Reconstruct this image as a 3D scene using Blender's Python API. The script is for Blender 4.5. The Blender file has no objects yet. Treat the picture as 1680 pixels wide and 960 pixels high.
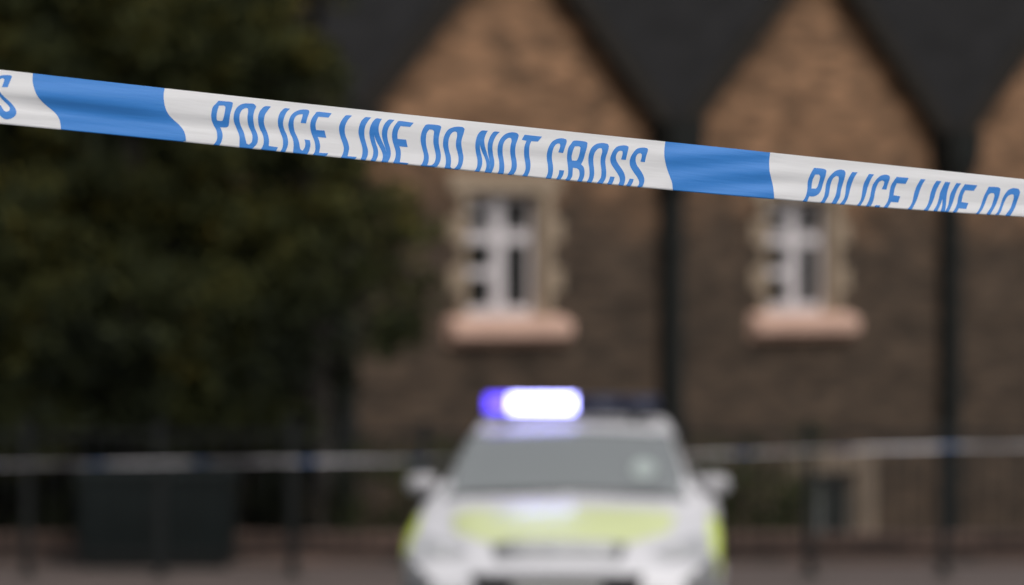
import bpy, bmesh, math, random
from mathutils import Vector, Matrix
from mathutils.geometry import delaunay_2d_cdt
R = math.radians
PI = math.pi

# ------------------------------------------------------------------ camera
W, H, F = 1680.0, 960.0, 7000.0          # picture size and focal length in pixels of the photograph
HZ = 440.0                               # picture row of the horizon
CAMZ = 2.44
scene = bpy.context.scene
col = scene.collection
cd = bpy.data.cameras.new('camera')
cam = bpy.data.objects.new('camera', cd); col.objects.link(cam)
cd.sensor_width = 36.0
cd.lens = 36.0 * F / W
cd.clip_start = 0.1; cd.clip_end = 2000
PITCH = -math.atan((H/2 - HZ) / F)
cam.location = (0, 0, CAMZ)
cam.rotation_euler = (PI/2 + PITCH, 0, 0)
cd.dof.use_dof = True
cd.dof.focus_distance = 6.31
cd.dof.aperture_fstop = 3.5
cd.dof.aperture_blades = 0
scene.camera = cam

# ------------------------------------------------------------------ sky and sun (overcast)
SUN_EL, SUN_AZ = R(52), R(150)           # azimuth clockwise from +Y
world = bpy.data.worlds.new('World'); scene.world = world; world.use_nodes = True
wt = world.node_tree; wt.nodes.clear()
sky = wt.nodes.new('ShaderNodeTexSky'); sky.sky_type = 'NISHITA'; sky.sun_disc = False
sky.sun_elevation = SUN_EL; sky.sun_rotation = SUN_AZ
sky.air_density = 1.0; sky.dust_density = 4.0; sky.ozone_density = 1.0
hs = wt.nodes.new('ShaderNodeHueSaturation'); hs.inputs['Saturation'].default_value = 0.18
bg = wt.nodes.new('ShaderNodeBackground'); bg.inputs['Strength'].default_value = 0.10
wo = wt.nodes.new('ShaderNodeOutputWorld')
wt.links.new(sky.outputs[0], hs.inputs['Color']); wt.links.new(hs.outputs[0], bg.inputs['Color'])
wt.links.new(bg.outputs[0], wo.inputs['Surface'])
sd = bpy.data.lights.new('sun', 'SUN'); sd.energy = 0.9; sd.angle = R(25); sd.color = (1.0, 0.96, 0.90)
sun = bpy.data.objects.new('sun', sd); col.objects.link(sun)
sdir = Vector((math.sin(SUN_AZ)*math.cos(SUN_EL), math.cos(SUN_AZ)*math.cos(SUN_EL), math.sin(SUN_EL)))
sun.rotation_euler = sdir.to_track_quat('Z', 'Y').to_euler()
scene.view_settings.view_transform = 'Standard'
scene.view_settings.look = 'None'
scene.view_settings.gamma = 1.0
scene.view_settings.exposure = 0.56
scene.cycles.use_denoising = True
scene.cycles.max_bounces = 8

# ------------------------------------------------------------------ helpers
CP, SP = math.cos(PITCH), math.sin(PITCH)
def at(px, py, Y):
    """world point seen at picture position px, py at distance Y ahead"""
    a = (px - W/2) / F; b = -(py - H/2) / F
    d = Vector((a, CP - b*SP, SP + b*CP))
    return Vector((0, 0, CAMZ)) + d * (Y / d.y)

class MB:
    def __init__(s): s.v = []; s.f = []; s.mi = []
    def add(s, vs, fs, mi=0):
        o = len(s.v); s.v += [tuple(p) for p in vs]
        for f in fs: s.f.append([o+i for i in f]); s.mi.append(mi)
    def box(s, a, b, mi=0):
        x0,y0,z0 = a; x1,y1,z1 = b
        if x0 > x1: x0,x1 = x1,x0
        if y0 > y1: y0,y1 = y1,y0
        if z0 > z1: z0,z1 = z1,z0
        s.add([(x0,y0,z0),(x1,y0,z0),(x1,y1,z0),(x0,y1,z0),(x0,y0,z1),(x1,y0,z1),(x1,y1,z1),(x0,y1,z1)],
              [(3,2,1,0),(4,5,6,7),(0,1,5,4),(1,2,6,5),(2,3,7,6),(3,0,4,7)], mi)
    def tube(s, pts, r, n=10, mi=0, cap=True):
        rs = r if isinstance(r, (list, tuple)) else [r]*len(pts)
        pts = [Vector(p) for p in pts]; rings = []
        for i, p in enumerate(pts):
            d = (pts[min(i+1, len(pts)-1)] - pts[max(i-1, 0)]).normalized()
            u = d.cross(Vector((0,0,1)))
            if u.length < 1e-3: u = d.cross(Vector((1,0,0)))
            u.normalize(); w = d.cross(u)
            rings.append([p + (u*math.cos(2*PI*k/n) + w*math.sin(2*PI*k/n))*rs[i] for k in range(n)])
        vs = [q for rg in rings for q in rg]; fs = []
        for i in range(len(pts)-1):
            for k in range(n):
                fs.append((i*n+k, i*n+(k+1)%n, (i+1)*n+(k+1)%n, (i+1)*n+k))
        if cap:
            fs.append(tuple(range(n-1,-1,-1))); fs.append(tuple((len(pts)-1)*n+k for k in range(n)))
        s.add(vs, fs, mi)
    def build(s, name, mat, parent=None, smooth=False, bevel=0):
        me = bpy.data.meshes.new(name); me.from_pydata(s.v, [], s.f)
        for m in (mat if isinstance(mat, (list, tuple)) else [mat]): me.materials.append(m)
        for p, i in zip(me.polygons, s.mi): p.material_index = i; p.use_smooth = smooth
        me.update()
        bm = bmesh.new(); bm.from_mesh(me)
        bmesh.ops.recalc_face_normals(bm, faces=bm.faces[:]); bm.to_mesh(me); bm.free()
        o = bpy.data.objects.new(name, me); col.objects.link(o)
        if parent: o.parent = parent
        if bevel:
            b = o.modifiers.new('bevel', 'BEVEL'); b.width = bevel; b.segments = 2; b.limit_method = 'ANGLE'
        return o

def tag(o, label=None, cat=None, group=None, kind=None):
    if label: o['label'] = label
    if cat: o['category'] = cat
    if group: o['group'] = group
    if kind: o['kind'] = kind
    return o
def empty(name, loc, rz=0):
    o = bpy.data.objects.new(name, None); col.objects.link(o); o.location = loc; o.rotation_euler = (0,0,rz); o.empty_display_size = .2
    return o
def children(o): return [c for c in col.objects if c.parent == o]
def copy_tree(o, parent=None):
    c = o.copy(); col.objects.link(c); c.parent = parent
    for ch in children(o): copy_tree(ch, c)
    return c

# ------------------------------------------------------------------ materials
def mat(name, c, rough=.6, spec=.5, metal=0, vary=0, scale=8, bump=0, coat=0, emis=None, estr=0, c2=None):
    m = bpy.data.materials.new(name); m.use_nodes = True
    nt = m.node_tree; p = nt.nodes['Principled BSDF']
    p.inputs['Base Color'].default_value = (*c, 1); p.inputs['Roughness'].default_value = rough
    p.inputs['Specular IOR Level'].default_value = spec; p.inputs['Metallic'].default_value = metal
    p.inputs['Coat Weight'].default_value = coat; p.inputs['Coat Roughness'].default_value = .08
    if emis: p.inputs['Emission Color'].default_value = (*emis, 1); p.inputs['Emission Strength'].default_value = estr
    if vary or c2 or bump:
        tc = nt.nodes.new('ShaderNodeTexCoord')
        n = nt.nodes.new('ShaderNodeTexNoise'); n.inputs['Scale'].default_value = scale; n.inputs['Detail'].default_value = 6
        nt.links.new(tc.outputs['Object'], n.inputs['Vector'])
        if vary or c2:
            r = nt.nodes.new('ShaderNodeValToRGB')
            a = c2 if c2 else [x*(1-vary) for x in c]; b = c if c2 else [min(1, x*(1+vary)) for x in c]
            r.color_ramp.elements[0].position = .32; r.color_ramp.elements[1].position = .68
            r.color_ramp.elements[0].color = (*a, 1); r.color_ramp.elements[1].color = (*b, 1)
            nt.links.new(n.outputs['Fac'], r.inputs[0]); nt.links.new(r.outputs[0], p.inputs['Base Color'])
        if bump:
            bp = nt.nodes.new('ShaderNodeBump'); bp.inputs['Strength'].default_value = bump; bp.inputs['Distance'].default_value = .01
            nt.links.new(n.outputs['Fac'], bp.inputs['Height']); nt.links.new(bp.outputs[0], p.inputs['Normal'])
    return m

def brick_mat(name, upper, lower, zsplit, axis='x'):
    """stock brick: lighter brick above zsplit, darker brick below, an uneven edge between them"""
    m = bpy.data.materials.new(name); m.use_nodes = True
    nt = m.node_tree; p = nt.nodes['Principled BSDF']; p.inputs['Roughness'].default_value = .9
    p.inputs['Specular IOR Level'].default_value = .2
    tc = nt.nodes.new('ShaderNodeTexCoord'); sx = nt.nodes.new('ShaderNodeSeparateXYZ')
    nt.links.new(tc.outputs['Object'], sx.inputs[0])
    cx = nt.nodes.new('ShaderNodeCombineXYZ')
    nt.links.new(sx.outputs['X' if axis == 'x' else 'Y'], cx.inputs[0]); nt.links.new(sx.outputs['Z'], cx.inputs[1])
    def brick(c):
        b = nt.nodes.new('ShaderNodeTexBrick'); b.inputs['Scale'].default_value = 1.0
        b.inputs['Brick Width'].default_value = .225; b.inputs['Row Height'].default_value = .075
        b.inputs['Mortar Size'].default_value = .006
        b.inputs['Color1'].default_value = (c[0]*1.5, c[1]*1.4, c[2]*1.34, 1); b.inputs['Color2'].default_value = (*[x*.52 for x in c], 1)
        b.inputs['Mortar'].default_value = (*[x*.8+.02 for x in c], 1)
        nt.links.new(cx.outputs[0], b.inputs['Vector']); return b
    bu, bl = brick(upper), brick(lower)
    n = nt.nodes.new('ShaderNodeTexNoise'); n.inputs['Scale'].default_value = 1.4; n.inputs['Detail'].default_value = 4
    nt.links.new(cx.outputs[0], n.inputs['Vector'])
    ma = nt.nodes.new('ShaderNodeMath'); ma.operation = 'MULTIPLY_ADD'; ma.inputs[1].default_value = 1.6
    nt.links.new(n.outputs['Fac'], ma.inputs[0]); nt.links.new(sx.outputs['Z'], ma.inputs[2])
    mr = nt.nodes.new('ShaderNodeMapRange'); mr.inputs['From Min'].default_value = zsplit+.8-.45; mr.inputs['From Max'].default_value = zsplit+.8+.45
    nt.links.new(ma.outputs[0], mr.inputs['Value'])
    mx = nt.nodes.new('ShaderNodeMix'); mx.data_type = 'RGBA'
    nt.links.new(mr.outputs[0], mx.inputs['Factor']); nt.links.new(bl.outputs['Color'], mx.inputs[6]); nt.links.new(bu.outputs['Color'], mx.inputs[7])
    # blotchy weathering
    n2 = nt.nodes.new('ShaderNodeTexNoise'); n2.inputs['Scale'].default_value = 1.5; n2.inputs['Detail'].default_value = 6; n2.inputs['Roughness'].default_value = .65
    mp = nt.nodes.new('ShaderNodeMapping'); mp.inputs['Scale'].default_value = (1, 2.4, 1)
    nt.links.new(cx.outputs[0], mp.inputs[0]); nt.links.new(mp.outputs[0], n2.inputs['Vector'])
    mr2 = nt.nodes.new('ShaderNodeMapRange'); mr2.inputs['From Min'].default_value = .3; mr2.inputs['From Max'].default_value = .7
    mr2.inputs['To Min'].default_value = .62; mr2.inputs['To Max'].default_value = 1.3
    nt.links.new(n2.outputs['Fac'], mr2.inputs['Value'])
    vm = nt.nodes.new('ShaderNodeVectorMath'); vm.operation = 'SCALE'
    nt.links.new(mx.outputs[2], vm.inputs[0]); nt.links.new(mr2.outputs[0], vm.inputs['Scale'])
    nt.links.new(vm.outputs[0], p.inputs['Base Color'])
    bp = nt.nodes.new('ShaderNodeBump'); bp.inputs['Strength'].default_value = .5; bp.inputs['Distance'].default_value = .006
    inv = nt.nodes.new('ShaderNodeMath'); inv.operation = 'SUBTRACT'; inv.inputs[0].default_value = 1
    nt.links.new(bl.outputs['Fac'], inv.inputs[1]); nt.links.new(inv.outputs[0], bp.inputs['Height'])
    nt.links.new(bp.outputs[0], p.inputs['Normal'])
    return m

M = {}
M['asphalt'] = mat('asphalt', (.05,.05,.052), .9, vary=.25, scale=40, bump=.3)
M['paving'] = mat('paving', (.092,.067,.060), .85, c2=(.075,.057,.05), scale=2.5)
M['kerb'] = mat('kerb_stone', (.24,.23,.22), .85, vary=.15, scale=6)
M['soil'] = mat('soil', (.06,.05,.038), .95, vary=.3, scale=3)
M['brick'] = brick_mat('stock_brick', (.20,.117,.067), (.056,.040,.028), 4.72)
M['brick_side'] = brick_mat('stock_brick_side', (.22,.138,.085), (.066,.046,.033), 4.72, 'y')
M['dwarf'] = brick_mat('dwarf_wall_brick', (.09,.062,.052), (.09,.062,.052), 9)
M['slate'] = mat('slate', (.018,.017,.0175), .8, c2=(.011,.0105,.0105), spec=.15, scale=3)
M['soot_wood'] = mat('dark_bargeboard', (.022,.019,.016), .8, spec=.1)
M['iron'] = mat('black_iron', (.012,.013,.012), .6, spec=.15)
M['stone'] = mat('beige_stone', (.31,.235,.165), .85, c2=(.22,.165,.115), scale=4)
M['pinkstone'] = mat('pink_stone', (.56,.36,.28), .8, c2=(.46,.29,.225), scale=3)
M['whitewood'] = mat('white_painted_wood', (.54,.50,.51), .5, vary=.08, scale=5)
M['darkglass'] = mat('window_glass', (.006,.008,.008), .08, spec=.35)
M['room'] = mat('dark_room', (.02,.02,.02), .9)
M['rail'] = mat('railing_paint', (.010,.011,.011), .6, spec=.15)
M['cabinet'] = mat('cabinet_paint', (.008,.011,.011), .7, spec=.1, vary=.15, scale=4)
M['bark'] = mat('bark', (.022,.018,.014), .95, vary=.3, scale=12, bump=.6)

def leaf_mat(name, cols, scale):
    m = bpy.data.materials.new(name); m.use_nodes = True; nt = m.node_tree; p = nt.nodes['Principled BSDF']
    p.inputs['Roughness'].default_value = .7; p.inputs['Specular IOR Level'].default_value = .12
    g = nt.nodes.new('ShaderNodeNewGeometry')
    n = nt.nodes.new('ShaderNodeTexNoise'); n.inputs['Scale'].default_value = scale; n.inputs['Detail'].default_value = 2
    tc = nt.nodes.new('ShaderNodeTexCoord'); nt.links.new(tc.outputs['Object'], n.inputs['Vector'])
    ad = nt.nodes.new('ShaderNodeMath'); ad.operation = 'MULTIPLY_ADD'; ad.inputs[1].default_value = .28
    nt.links.new(g.outputs['Random Per Island'], ad.inputs[0]); nt.links.new(n.outputs['Fac'], ad.inputs[2])
    r = nt.nodes.new('ShaderNodeValToRGB'); e = r.color_ramp.elements
    while len(e) < len(cols): e.new(.5)
    for i, (pos, c) in enumerate(cols): e[i].position = pos; e[i].color = (*c, 1)
    nt.links.new(ad.outputs[0], r.inputs[0]); nt.links.new(r.outputs[0], p.inputs['Base Color'])
    return m
M['leaf'] = leaf_mat('tree_leaves', [(.38,(.005,.007,.004)),(.58,(.017,.021,.008)),(.74,(.040,.044,.013)),(.87,(.09,.075,.014)),(.97,(.10,.05,.014))], .8)
M['hedgeleaf'] = leaf_mat('hedge_leaves', [(.3,(.014,.019,.008)),(.65,(.03,.036,.014)),(.95,(.06,.07,.022))], 2.5)

# ------------------------------------------------------------------ foreground tape
def interp(tab, x):
    if x <= tab[0][0]: a, b = tab[0], tab[1]
    elif x >= tab[-1][0]: a, b = tab[-2], tab[-1]
    else:
        for a, b in zip(tab, tab[1:]):
            if a[0] <= x <= b[0]: break
    return a[1] + (b[1]-a[1])*(x-a[0])/(b[0]-a[0])
def polyfit(tab, deg=3):
    import numpy as np
    xs = [(a-840)/840 for a, _ in tab]; c = np.polyfit(xs, [b for _, b in tab], deg)
    c = [float(q) for q in c]
    def f(x):
        t = (x-840)/840
        if abs(t) > 1.02:                       # straight on beyond the measured stretch
            t0 = math.copysign(1.0, t)
            v0 = sum(q*t0**(deg-i) for i, q in enumerate(c)); dv = sum((deg-i)*q*t0**(deg-i-1) for i, q in enumerate(c) if deg-i > 0)
            return v0 + dv*(t-t0)
        return sum(q*t**(deg-i) for i, q in enumerate(c))
    return f
TOP = polyfit([(0,114.4),(54,120.5),(160,132.3),(270,145),(330,151),(440,162.8),(600,180),(710,193.3),(840,206.4),(930,215.9),(1040,227),(1092,232),(1264,250.5),(1360,260),(1470,271),(1580,283.5),(1680,294.6)])
BOT = polyfit([(0,203.8),(100,213.5),(305,232.5),(330,236.3),(440,246.8),(490,250.5),(550,258.8),(680,273.1),(770,281.5),(840,287.7),(880,292.2),(960,299.8),(1040,306.5),(1104,312),(1270,326),(1310,330),(1470,342.6),(1580,349.8),(1680,356.6)])
def tz(x): return 1.0 / (1/6.08 + (1/6.57 - 1/6.08) * x / W)
def sm(a, b, x):
    t = min(1, max(0, (x-a)/(b-a))); return t*t*(3-2*t)
def relief(x, t):
    """depth of the tape's lengthwise folds, metres away from the camera"""
    k = 1 - .55*sm(250, 1000, x)
    # top leans back, middle tucks under, bottom hangs
    prof = [(0,.0040),(.12,.0022),(.25,.0006),(.36,.0),(.44,.0012),(.52,.0034),(.60,.0046),(.68,.0046),(.76,.0034),(.88,.0022),(1,.0018)]
    d = .6*sum(interp(prof, min(1, max(0, t+q))) for q in (-.05,-.025,0,.025,.05))/5 * k
    d += .0005*math.sin(x*.011 + 7*t) * math.sin(t*9+x*.003)
    f = 1 - sm(250, 520, x)
    d -= .00035*math.exp(-((t-.44-.0001*(x-100))/.035)**2)*f + .0004*math.exp(-((t-.76)/.035)**2)*f
    d += .0042*sm(.38,.70,t)*math.exp(-((x-150)/110)**4)          # dent in the blue band
    d += .0007*math.sin((x-1080)*.030 + t*13) * sm(1040,1120,x)*(1-sm(1240,1330,x))
    return d
def tape_point(x, t):
    y0, y1 = TOP(x), BOT(x)
    if t <= 1:
        return at(x, y0 + (y1-y0)*t, tz(x) + relief(x, t))
    tau = (t-1)
    return at(x - 10*tau, y1 - (y1-y0)*tau*.75 + 1.2*math.sin(min(1,tau*12)*PI), tz(x) + relief(x, 1) + .0015 + .022*tau)
def tape_normal(x, t):
    e = .01
    t = min(max(t, .0), 1.3)
    a = tape_point(x+2, t) - tape_point(x-2, t)
    if t < 1: b = tape_point(x, min(t+e,1)) - tape_point(x, t-e)
    elif t < 1.0001: b = tape_point(x, 1) - tape_point(x, 1-e)
    else: b = tape_point(x, t+e) - tape_point(x, max(t-e,1.0))
    n = b.cross(a).normalized()
    if t <= 1: return n if n.y < 0 else -n
    return n if n.y > 0 else -n

def tape_material(name, c, trans):
    m = bpy.data.materials.new(name); m.use_nodes = True; nt = m.node_tree; p = nt.nodes['Principled BSDF']
    p.inputs['Base Color'].default_value = (*c, 1); p.inputs['Roughness'].default_value = .30; p.inputs['Specular IOR Level'].default_value = .6
    uv = nt.nodes.new('ShaderNodeUVMap'); uv.uv_map = 'print'
    def streak(sx, sy, st, dist, prev=None, rot=0):
        mp = nt.nodes.new('ShaderNodeMapping'); mp.inputs['Scale'].default_value = (sx, sy, 1)
        m0 = nt.nodes.new('ShaderNodeMapping'); m0.inputs['Rotation'].default_value = (0,0,rot)
        nt.links.new(uv.outputs[0], m0.inputs[0]); nt.links.new(m0.outputs[0], mp.inputs[0])
        n = nt.nodes.new('ShaderNodeTexNoise'); n.inputs['Scale'].default_value = 1; n.inputs['Detail'].default_value = 4; n.inputs['Distortion'].default_value = .4
        nt.links.new(mp.outputs[0], n.inputs['Vector'])
        b = nt.nodes.new('ShaderNodeBump'); b.inputs['Strength'].default_value = st; b.inputs['Distance'].default_value = dist
        nt.links.new(n.outputs['Fac'], b.inputs['Height'])
        if prev: nt.links.new(prev.outputs[0], b.inputs['Normal'])
        return b
    b1 = streak(3.0, 60, .50, .0007)
    b3 = streak(4.5, 210, .45, .00045, b1, .05)
    b4 = streak(3.5, 130, .40, .0006, b3, -.09)
    b2 = streak(60, 260, .30, .0003, b4)
    nt.links.new(b2.outputs[0], p.inputs['Normal'])
    tr = nt.nodes.new('ShaderNodeBsdfTranslucent'); tr.inputs['Color'].default_value = (*[min(1, q*1.05) for q in c], 1)
    nt.links.new(b2.outputs[0], tr.inputs['Normal'])
    mx = nt.nodes.new('ShaderNodeMixShader'); mx.inputs[0].default_value = trans
    out = nt.nodes['Material Output']
    nt.links.new(p.outputs[0], mx.inputs[1]); nt.links.new(tr.outputs[0], mx.inputs[2]); nt.links.new(mx.outputs[0], out.inputs['Surface'])
    return m
M['tape_white'] = tape_material('white_tape_plastic', (.88,.87,.88), .33)
M['tape_blue'] = tape_material('blue_tape_print', (.046,.235,.65), .16)

def set_uv(me, uvs):
    l = me.uv_layers.new(name='print')
    for lp in me.loops: l.data[lp.index].uv = uvs[lp.vertex_index]
def print_uv(x, t): return (x*6.3/F, t*.078)

XL, XR = -520, 2300                       # tape runs on past both sides of the picture
def tape_strip(parent):
    ts = [i/28 for i in range(29)] + [1.0+q for q in (.03,.08,.15,.22)]
    xs = [XL + i*6 for i in range(int((XR-XL)/6)+1)]
    vs, uvs, fs = [], [], []
    for x in xs:
        fold = 0.15 + .85*sm(0, 1500, x)
        for t in ts:
            tt = t if t <= 1 else 1+(t-1)*fold
            vs.append(tape_point(x, tt)); uvs.append(print_uv(x, tt))
    n = len(ts)
    for i in range(len(xs)-1):
        for j in range(n-1): fs.append((i*n+j, i*n+j+1, (i+1)*n+j+1, (i+1)*n+j))
    me = bpy.data.meshes.new('plastic_strip'); me.from_pydata([tuple(v) for v in vs], [], fs)
    me.materials.append(M['tape_white']); set_uv(me, uvs)
    for p in me.polygons: p.use_smooth = True
    o = bpy.data.objects.new('plastic_strip', me); col.objects.link(o); o.parent = parent
    return o

def smooth_poly(pts, closed=True):
    """Catmull-Rom through the points, keeping real corners sharp"""
    n = len(pts); P = [Vector((p[0], p[1])) for p in pts]; corner = []
    for i in range(n):
        a = P[i]-P[i-1]; b = P[(i+1)%n]-P[i]
        corner.append(a.length < 1e-6 or b.length < 1e-6 or abs(a.angle_signed(b)) > R(48))
    out = []
    for i in range(n):
        p1, p2 = P[i], P[(i+1)%n]
        p0 = P[i-1] if not corner[i] else p1 - (p2-p1)
        p3 = P[(i+2)%n] if not corner[(i+1)%n] else p2 + (p2-p1)
        k = max(1, int((p2-p1).length/1.6))
        for j in range(k):
            t = j/k
            out.append(.5*((2*p1) + (p2-p0)*t + (2*p0-5*p1+4*p2-p3)*t*t + (3*p1-p0-3*p2+p3)*t*t*t))
    return out
def inside(p, poly):
    c = False; n = len(poly); j = n-1
    for i in range(n):
        if (poly[i].y > p.y) != (poly[j].y > p.y) and p.x < (poly[j].x-poly[i].x)*(p.y-poly[i].y)/(poly[j].y-poly[i].y)+poly[i].x: c = not c
        j = i
    return c
def px_to_print(p):
    y0, y1 = TOP(p[0]), BOT(p[0]); return Vector((p[0], (p[1]-y0)/(y1-y0)*80))
def print_mesh(acc, polys, holes, dx=0, dt=0, sx=1, x0=0):
    """triangulate printed shapes (picture pixels) and lay them on the tape, 0.25 mm proud"""
    polys = [[px_to_print(q) for q in smooth_poly(p)] for p in polys]
    holes = [[px_to_print(q) for q in smooth_poly(p)] for p in holes]
    loops = polys + holes; V = []; fcs = []; edges = []
    for lp in loops:
        o = len(V); V += lp; edges += [(o+i, o+(i+1)%len(lp)) for i in range(len(lp))]
    xs = [v.x for v in V]; ys = [v.y for v in V]
    gx = min(xs)+1.5
    while gx < max(xs):
        gy = 2.0
        while gy < 100:
            q = Vector((gx, gy))
            if any(inside(q, p) for p in polys) and not any(inside(q, h) for h in holes): V.append(q)
            gy += 4
        gx += 4
    for k in range(int((max(xs)-min(xs))/3)):    # a row exactly on the fold so the crease stays clean
        V.append(Vector((min(xs)+k*3+.7, 80.0)))
    r = delaunay_2d_cdt(V, edges, [], 0, 1e-5)
    vs, fs = r[0], r[2]
    base = len(acc[0]); used = {}
    for f in fs:
        c = sum((vs[i] for i in f), Vector((0,0)))/len(f)
        if not any(inside(c, p) for p in polys) or any(inside(c, h) for h in holes): continue
        ff = []
        for i in f:
            if i not in used:
                used[i] = len(acc[0]); x = x0 + (vs[i].x-x0)*sx + dx; t = vs[i].y/80 + dt
                acc[0].append(tuple(tape_point(x, t) + tape_normal(x, t)*.00025)); acc[1].append(print_uv(x, t))
            ff.append(used[i])
        acc[2].append(ff)
def print_obj(name, acc, parent):
    me = bpy.data.meshes.new(name); me.from_pydata(acc[0], [], acc[2]); me.materials.append(M['tape_blue']); set_uv(me, acc[1])
    for p in me.polygons: p.use_smooth = True
    me.update()
    o = bpy.data.objects.new(name, me); col.objects.link(o); o.parent = parent; return o

def Z(ox, oy, *polys): return [[(ox + x/9.6, oy + y/9.6) for x, y in p] for p in polys]
NOH = []
G1 = []    # first phrase: (polys, holes)
A = (330,150)
G1.append((Z(*A, [(272,148),(470,165),(500,188),(490,240),(462,340),(445,440),(435,530),(400,566),(300,566),(330,640),(337,720),(315,800),(270,880),(170,870),(240,780),(252,700),(238,610),(195,530),(165,450),(158,370),(175,270),(200,225),(235,190)]),
           Z(*A, [(280,225),(360,225),(382,245),(372,330),(345,440),(318,465),(255,460),(243,430),(250,330)])))
G1.append((Z(*A, [(740,190),(830,198),(868,240),(835,320),(820,420),(840,560),(880,660),(895,740),(880,820),(830,880),(780,930),(600,920),(603,800),(600,700),(560,590),(515,470),(515,370),(545,280),(610,215),(680,192)]),
           Z(*A, [(715,262),(738,272),(738,330),(728,420),(745,540),(790,640),(808,720),(795,800),(750,838),(715,820),(695,740),(670,640),(620,530),(602,420),(620,330),(660,280)])))
G1.append((Z(*A, [(1010,233),(1100,238),(1050,300),(1005,370),(988,470),(1005,560),(1045,660),(1068,760),(1065,860),(1210,880),(1165,975),(910,955),(975,850),(985,760),(965,670),(925,590),(900,500),(898,400),(920,320),(960,268)]), NOH))
G1.append((Z(*A, [(1320,265),(1400,272),(1345,330),(1305,420),(1290,510),(1310,600),(1350,690),(1370,780),(1360,870),(1310,985),(1220,985),(1275,900),(1290,820),(1282,740),(1245,640),(1213,540),(1210,440),(1235,350),(1275,298)]), NOH))
B = (440,160)
G1.append((Z(*B, [(510,400),(595,408),(615,330),(648,230),(635,200),(590,190),(500,195),(410,235),(350,300),(320,400),(320,470),(345,560),(385,650),(400,750),(390,870),(385,925),(590,925),(640,850),(665,750),(655,672),(570,662),(585,720),(575,790),(540,838),(505,810),(485,700),(455,620),(415,530),(400,430),(410,340),(450,285),(500,265),(545,265),(535,310)]), NOH))
G1.append((Z(*B, [(780,225),(1000,248),(950,318),(790,303),(760,370),(745,440),(755,512),(885,520),(915,635),(780,622),(805,690),(818,770),(800,872),(945,878),(890,960),(670,950),(735,850),(740,760),(725,680),(690,590),(668,510),(662,430),(675,360),(705,300),(745,252)]), NOH))
G1.append((Z(*B, [(1230,280),(1320,285),(1260,350),(1215,440),(1205,530),(1220,610),(1255,700),(1275,790),(1265,860),(1250,925),(1395,937),(1350,1000),(1110,995),(1170,900),(1190,810),(1175,730),(1140,630),(1118,530),(1120,450),(1145,380),(1185,322)]), NOH))
C = (550,180)
G1.append((Z(*C, [(480,118),(565,123),(510,190),(470,270),(458,360),(465,450),(495,560),(515,640),(510,720),(480,790),(440,860),(350,845),(405,770),(425,700),(428,620),(410,540),(378,430),(365,350),(378,260),(410,180),(445,142)]), NOH))
G1.append((Z(*C, [(645,138),(700,142),(640,230),(612,330),(615,420),(640,530),(670,620),(675,700),(660,760),(610,860),(520,850),(580,760),(597,690),(595,620),(570,540),(543,430),(537,350),(555,260),(590,190)],
               [(645,138),(735,145),(700,210),(683,290),(690,370),(720,460),(765,560),(798,655),(805,875),(705,865),(745,770),(745,700),(715,620),(660,520),(622,430),(600,330),(600,220)],
               [(850,155),(935,162),(880,220),(835,300),(818,390),(830,490),(860,590),(875,680),(865,750),(835,815),(800,880),(760,875),(790,760),(800,655),(785,590),(750,480),(735,390),(745,300),(780,220),(815,180)]), NOH))
G1.append((Z(*C, [(1010,178),(1235,207),(1180,272),(1030,258),(995,320),(978,400),(982,460),(1115,472),(1140,590),(1010,578),(1030,650),(1030,740),(1015,828),(1155,842),(1085,925),(860,905),(925,810),(950,730),(948,650),(925,570),(900,480),(893,400),(905,320),(940,245),(975,202)]), NOH))
D = (680,190)
G1.append((Z(*D, [(205,135),(390,152),(422,180),(400,260),(383,350),(383,440),(400,530),(415,620),(405,710),(370,780),(320,835),(270,880),(20,860),(80,800),(120,750),(145,680),(143,600),(120,510),(100,420),(97,340),(115,250),(150,180)]),
           Z(*D, [(235,215),(290,222),(308,245),(298,340),(298,430),(320,540),(335,630),(325,710),(290,765),(250,782),(200,778),(220,720),(225,640),(205,550),(185,460),(180,360),(195,270)])))
G1.append((Z(*D, [(680,172),(760,180),(790,210),(770,290),(745,370),(738,450),(755,560),(770,650),(760,740),(730,820),(670,900),(420,880),(475,810),(492,740),(490,660),(470,560),(450,470),(455,370),(480,290),(530,220),(600,185)]),
           Z(*D, [(640,248),(668,262),(670,320),(655,400),(653,480),(675,570),(692,660),(685,750),(650,810),(620,837),(590,835),(567,800),(575,740),(570,640),(545,550),(532,460),(540,370),(570,295),(605,258)])))
G1.append((Z(*D, [(1070,230),(1110,232),(1060,310),(1035,400),(1030,500),(1045,590),(1065,680),(1065,760),(1045,830),(1000,925),(910,915),(975,830),(990,760),(988,680),(970,590),(958,490),(965,400),(990,310),(1030,255)],
               [(1070,230),(1155,235),(1120,300),(1100,380),(1108,470),(1140,590),(1180,710),(1188,790),(1170,950),(1080,940),(1125,830),(1130,750),(1105,660),(1065,570),(1036,480),(1020,380),(1040,280)],
               [(1260,248),(1345,255),(1290,310),(1245,400),(1228,490),(1235,600),(1255,700),(1255,780),(1230,860),(1180,955),(1120,945),(1180,850),(1190,780),(1180,700),(1160,600),(1152,500),(1160,420),(1190,330),(1225,277)]), NOH))
E = (770,200)
G1.append((Z(*E, [(690,165),(755,180),(778,215),(760,280),(735,350),(722,430),(725,520),(740,600),(748,690),(735,760),(700,820),(640,910),(395,885),(460,780),(470,700),(468,620),(450,530),(443,440),(455,350),(490,270),(550,205),(620,172)]),
           Z(*E, [(625,250),(655,255),(665,300),(648,380),(643,470),(655,570),(665,650),(660,730),(630,790),(570,860),(525,855),(545,780),(550,690),(540,600),(525,510),(523,430),(535,350),(570,285)])))
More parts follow.
